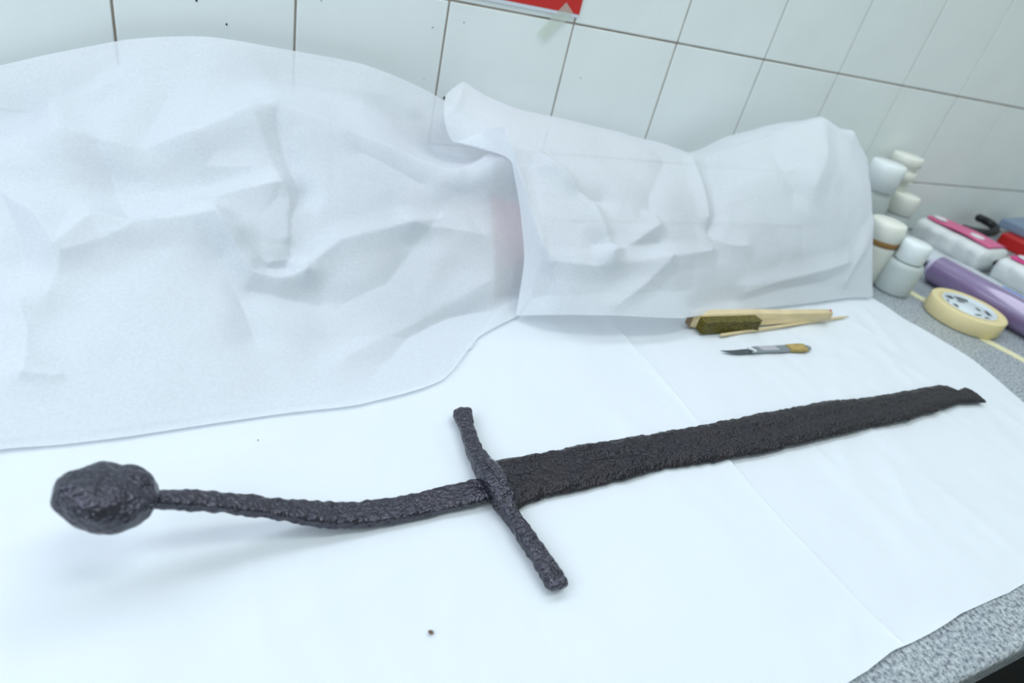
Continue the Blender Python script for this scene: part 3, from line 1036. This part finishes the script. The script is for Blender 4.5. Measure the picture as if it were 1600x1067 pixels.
# ------------------------------------------------------------------ bottles and jars
def vessel(name, label, base_px, top_v, body_w, cap_w, cap_frac, neck_w, mb, mc, shoulder=0.8, ribs=False, extra=None, ybase=None, lid_tiers=1):
    b_ = at_z(base_px[0], base_px[1], 0.0)
    X, Y = float(b_[0]), float(b_[1])
    zs = np.linspace(0.01, 0.3, 400)
    vv = to_px(np.stack([np.full(400, X), np.full(400, Y), zs], -1))[:, 1]
    H = float(zs[np.argmin(np.abs(vv - top_v))])
    dist = -float((np.array([X, Y, H * .5]) - CAM) @ R[:, 2])
    rb, rc, rn = [w_ / 2 * dist / F_PX for w_ in (body_w, cap_w, neck_w)]
    t_ = thing(name, label, 'bottle' if 'bottle' in name else 'jar', (X, Y, 0.0))
    hc = H * (1 - cap_frac)
    hs = hc * shoulder
    prof = [(0, 0.0008), (rb * .80, 0.0), (rb * .93, 0.001), (rb, 0.005), (rb, hs * .5), (rb, hs - .006), (rb * .985, hs - .002), (rb * .9, hs + (hc - hs) * .35), ((rb + rn) / 2 * .97, hs + (hc - hs) * .65), (rn, hc - .003), (rn, hc + .004), (0, hc + .004)]
    bm = bmesh.new()
    lathe(bm, prof, 40)
    obj('body', bm, mb, t_)
    bm = bmesh.new()
    ch = H - hc
    if lid_tiers == 1:
        cp = [(rc * .9, hc), (rc, hc + .001), (rc, hc + ch * .75), (rc * .96, H - .0015), (rc * .88, H), (0, H)]
    else:
        cp = [(rc, hc), (rc, hc + ch * .38), (rc * .8, hc + ch * .42), (rc * .8, hc + ch * .55), (rc * .97, hc + ch * .6), (rc * .97, H - .002), (rc * .9, H), (0, H)]
    cp = [(0, hc + .0045)] + [(rn * 1.01, hc + .0045), (rn * 1.01, hc)] + cp
    lathe(bm, cp, 60)
    # knurled rim
    for v_ in bm.verts:
        r_ = math.hypot(v_.co.x, v_.co.y)
        if r_ > rc * .97 and int(round(math.atan2(v_.co.y, v_.co.x) / (2 * PI / 60))) % 2:
            v_.co.x *= .985
            v_.co.y *= .985
    obj('cap', bm, mc, t_)
    return t_, rb, rc, rn, hc, H


vessel('plastic_bottle', 'small milky bottle with bright white screw cap, frontmost of the bottles', (1390, 453), 379, 55, 43, .36, 36, M['hdpe'], M['cap'], .92)
t_, rb, rc, rn, hc, H = vessel('plastic_jar', 'cream jar with yellowed cap and brown rim beside the sheet, behind the white-capped bottle', (1341, 432), 345, 56, 54, .32, 46, M['cream'], M['cream_cap'], .93)
bm = bmesh.new()
lathe(bm, [(rc * .99, hc - .004), (rc * 1.03, hc - .003), (rc * 1.03, hc + .003), (rc * .99, hc + .004)], 40, closed=True)
o = obj('residue_ring', bm, M['brown'], t_)
tag(o, 'brown stained ring under the cap')
vessel('clear_bottle', 'cloudy clear rounded bottle by the wall at the end of the draped sheet', (1322, 380), 254, 58, 52, .30, 44, M['grey_clear'], M['cap'], .80)
vessel('tall_bottle', 'tall pale yellowed bottle against the tiles, rearmost and tallest of the bottles', (1350, 368), 242, 42, 46, .26, 34, M['cream'], M['cream_cap'], .8, lid_tiers=2)
vessel('small_jar', 'short pale jar with cream lid between the tall bottle and the pink packs', (1374, 381), 304, 42, 40, .34, 34, M['grey_clear'], M['cream_cap'], .92)

# ------------------------------------------------------------------ lilac film roll, clear sleeve, packs
def ycyl_ends(bm, r, y0, y1, n, zc, x0):
    """round bar along y with small rolled-over edges so that its shading stays straight"""
    zc = r if zc is None else zc
    rings = []
    for (q, yy_) in ((r * .9, y0), (r * .985, y0 + .0006), (r, y0 + .002), (r, y0 + .003), (r, y1 - .003), (r, y1 - .002), (r * .985, y1 - .0006), (r * .9, y1)):
        rings.append([bm.verts.new((x0 + q * math.cos(2 * PI * k / n), yy_, zc + q * math.sin(2 * PI * k / n))) for k in range(n)])
    for A, B in zip(rings, rings[1:]):
        for k in range(n):
            bm.faces.new((A[k], A[(k + 1) % n], B[(k + 1) % n], B[k]))
    bm.faces.new(rings[0])
    bm.faces.new(rings[-1][::-1])


def ycyl(bm, r, y0, y1, n=48, zc=None, x0=0.0):
    if y1 - y0 > 0.02:
        ycyl_ends(bm, r, y0, y1, n, zc, x0)
        return
    zc = r if zc is None else zc
    ra = [bm.verts.new((x0 + r * math.cos(2 * PI * k / n), y0, zc + r * math.sin(2 * PI * k / n))) for k in range(n)]
    rb_ = [bm.verts.new((x0 + r * math.cos(2 * PI * k / n), y1, zc + r * math.sin(2 * PI * k / n))) for k in range(n)]
    for k in range(n):
        bm.faces.new((ra[k], ra[(k + 1) % n], rb_[(k + 1) % n], rb_[k]))
    bm.faces.new(ra)
    bm.faces.new(rb_[::-1])


film = thing('film_roll', 'long shiny metallic lilac film roll behind the masking tape', 'roll', (1.0745, -0.185, 0.0), math.radians(3))
bm = bmesh.new()
ycyl(bm, 0.0215, -0.42, 0.0)
o = obj('wound_film', bm, M['lilac'], film)
for p_ in o.data.polygons:
    p_.use_smooth = len(p_.vertices) == 4
bm = bmesh.new()
ycyl(bm, 0.014, -0.428, 0.008, zc=0.0215)
o = obj('core', bm, M['lilac_pale'], film, False)
bm = bmesh.new()
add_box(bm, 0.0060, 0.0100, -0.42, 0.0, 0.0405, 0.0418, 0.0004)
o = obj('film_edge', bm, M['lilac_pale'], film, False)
tag(o, 'pale loose edge of the film')

sl = thing('clear_sleeve', 'clear plastic sleeve with a blue stripe between the lilac roll and pink packs', 'plastic sleeve', (1.150, -0.10, 0.0), math.radians(3))
# flattened crinkly tube
n_, k_ = 70, 28
yy = np.linspace(0.04, -0.36, n_)[:, None]
th = np.linspace(0, 2 * PI, k_, endpoint=False)[None, :]
X = 0.030 * np.cos(th) * (1 + 0.06 * np.sin(yy * 70))
Z = 0.011 * np.sin(th) * (1 + 0.12 * np.sin(yy * 55 + 1)) + 0.0135
P = np.stack([X + 0 * yy, yy + 0 * th, Z], -1).transpose(1, 0, 2)
o = grid_mesh('sleeve', P, M['clear_wrap'], sl, close_i=True)
bm = bmesh.new()
ycyl(bm, 0.006, -0.33, -0.015, zc=0.014, x0=0.004, n=16)
o = obj('white_insert', bm, M['cap'], sl)
bm = bmesh.new()
ycyl(bm, 0.0075, -0.225, -0.150, zc=0.0205, x0=-0.012, n=16)
o = obj('blue_clip', bm, M['blue'], sl)
tag(o, 'bright blue plastic clip')


def pack(label, x, y, L, Wd, Hh, pinkm, rz, seed):
    root = thing('cotton_pack', label, 'pack', (x, y, 0.0), rz, None)
    na_, nl = 56, 60
    th = np.linspace(0, 2 * PI, na_, endpoint=False)[:, None]
    yy = np.linspace(0, -L, nl)[None, :]
    ex = 0.5
    cxp = np.sign(np.cos(th)) * np.abs(np.cos(th)) ** ex
    szp = np.sign(np.sin(th)) * np.abs(np.sin(th)) ** ex
    t_ = np.linspace(0, 1, nl)[None, :]
    endf = np.minimum(1, (np.minimum(t_, 1 - t_) / 0.06 + 0.02)) ** 0.4
    bulge = 1 + 0.05 * np.abs(np.sin(yy * PI / 0.028))
    X = Wd / 2 * cxp * endf * bulge
    Z = Hh / 2 + Hh / 2 * szp * endf * (1 + 0.02 * np.sin(yy * PI / .03))
    P = np.stack([X, yy + 0 * th, Z], -1)
    f_ = P.reshape(-1, 3)
    P = P + (vnoise(f_, 40, 1, seed) * 0.003).reshape(na_, nl)[..., None] * np.array([1, 0, 0.5])
    P[..., 2] = np.maximum(P[..., 2], 0.0003)
    grid_mesh('film_body', P, M['pack'], root, close_i=True)
    # printed band follows the top surface
    lab_ = []
    xs_ = np.linspace(-Wd * .33, Wd * .36, 12)
    ys_ = np.linspace(-L * .07, -L * .93, 30)
    A_ = np.array([[(a_ * (1 - 0.15 * max(0, 1 - (-b_) / 0.03)), b_, Hh + 0.0034 + 0.0012 * math.sin(b_ * 60) - 0.012 * max(0, abs(a_) / (Wd / 2) - .55) ** 1.2) for b_ in ys_] for a_ in xs_])
    band = grid_mesh('printed_band', A_, pinkm, root)
    tag(band, 'pink printed band along the top')
    band.modifiers.new('thick', 'SOLIDIFY').thickness = 0.0006
    for q in range(2):
        bm = bmesh.new()
        bmesh.ops.create_cone(bm, cap_ends=True, segments=28, radius1=1, radius2=1, depth=1)
        for v_ in bm.verts:
            v_.co = Vector((-Wd * .06 + v_.co.x * Wd * .13, -L * (.17 + .50 * q) + v_.co.y * L * .085, Hh + .0048 + v_.co.z * .0012))
        s_ = obj('white_oval', bm, M['cap'], root, False)
    bm = bmesh.new()
    add_box(bm, -Wd * .46, -Wd * .40, -L * .9, -L * .1, Hh * .45, Hh * .55, .001)
    obj('side_seam', bm, M['pack'], root, False)
    return root


pack('white plastic pack with faded pink printed top, farther of the two packs', 1.262, -0.030, 0.140, 0.085, 0.043, M['pink_deep'], math.radians(3), 1.0)
pack('white plastic pack with strong pink printed top at the right edge, nearer of the two', 1.268, -0.178, 0.20, 0.085, 0.045, M['pink'], math.radians(3), 2.0)

# small things behind the packs at the right edge
rb_ = thing('red_case', 'small red plastic case with slate blue lid behind the pink pack', 'case', (1.515, -0.085, 0.0), 0.1)
box('body', M['redbox'], rb_, -.035, .09, -.045, .03, 0, .026, .004, 3)
bx_ = box('lid', M['slate'], rb_, -.005, .09, -.005, .055, .026, .045, .004, 3)
cb = bmesh.new()
pts = [(1.405 + .026 * math.cos(a_ * .33) + a_ * .0016, -.045 + .02 * math.sin(a_ * .33), .010 + .0012 * a_) for a_ in range(0, 26)]
tube(cb, pts, 0.0075, n=10)
cb = obj('black_cable', cb, M['cable'])
tag(cb, 'coiled black cable on the counter left of the small red case', 'cable')

# ------------------------------------------------------------------ poster, tape piece, crumbs
ps = thing('wall_poster', 'red poster with white margin taped to the tiles, cut off at the top', 'poster', (0.452, -0.0012, 0.2465))
box('paper', M['poster_white'], ps, -0.165, 0.0, -0.0004, 0.0, 0.0, 0.25)
o = box('red_print', M['red'], ps, -0.122, 0.0, -0.0008, -0.0004, 0.0035, 0.246)
tag(o, 'plain red printed field')
o = box('violet_print', M['poster_purple'], ps, -0.158, -0.122, -0.0008, -0.0004, 0.009, 0.246)
tag(o, 'dark violet printed strip')
tp = thing('clear_tape_piece', 'yellowed clear tape piece holding the lower corner of the red poster', 'tape', (0.4245, -0.0024, 0.2375))
bm = bmesh.new()
add_box(bm, -.0075, .0075, -.0002, .0002, -.022, .022)
o = obj('tape_film', bm, M['clear_tape'], tp, False)
o.rotation_euler = (0, math.radians(38), 0)

for (u, v, r_, lab_) in ((673, 988, .0011, 'tiny brown rust crumb on the bare sheet in front of the sword'), (403, 688, .0004, 'tiny dark speck on the sheet just below the left hem'),):
    bm = bmesh.new()
    bmesh.ops.create_icosphere(bm, subdivisions=2, radius=r_)
    for v_ in bm.verts:
        v_.co *= 1 + 0.35 * noise.noise(v_.co * 900)
        v_.co.x *= 1.5
        v_.co.z *= .6
    o = obj('rust_crumb', bm, M['crumb'])
    p_ = at_z(u, v, 0.0045)
    o.location = (p_[0], p_[1], 0.0048)
    o.rotation_euler = (0, 0, -.6)
    tag(o, lab_, 'crumb')
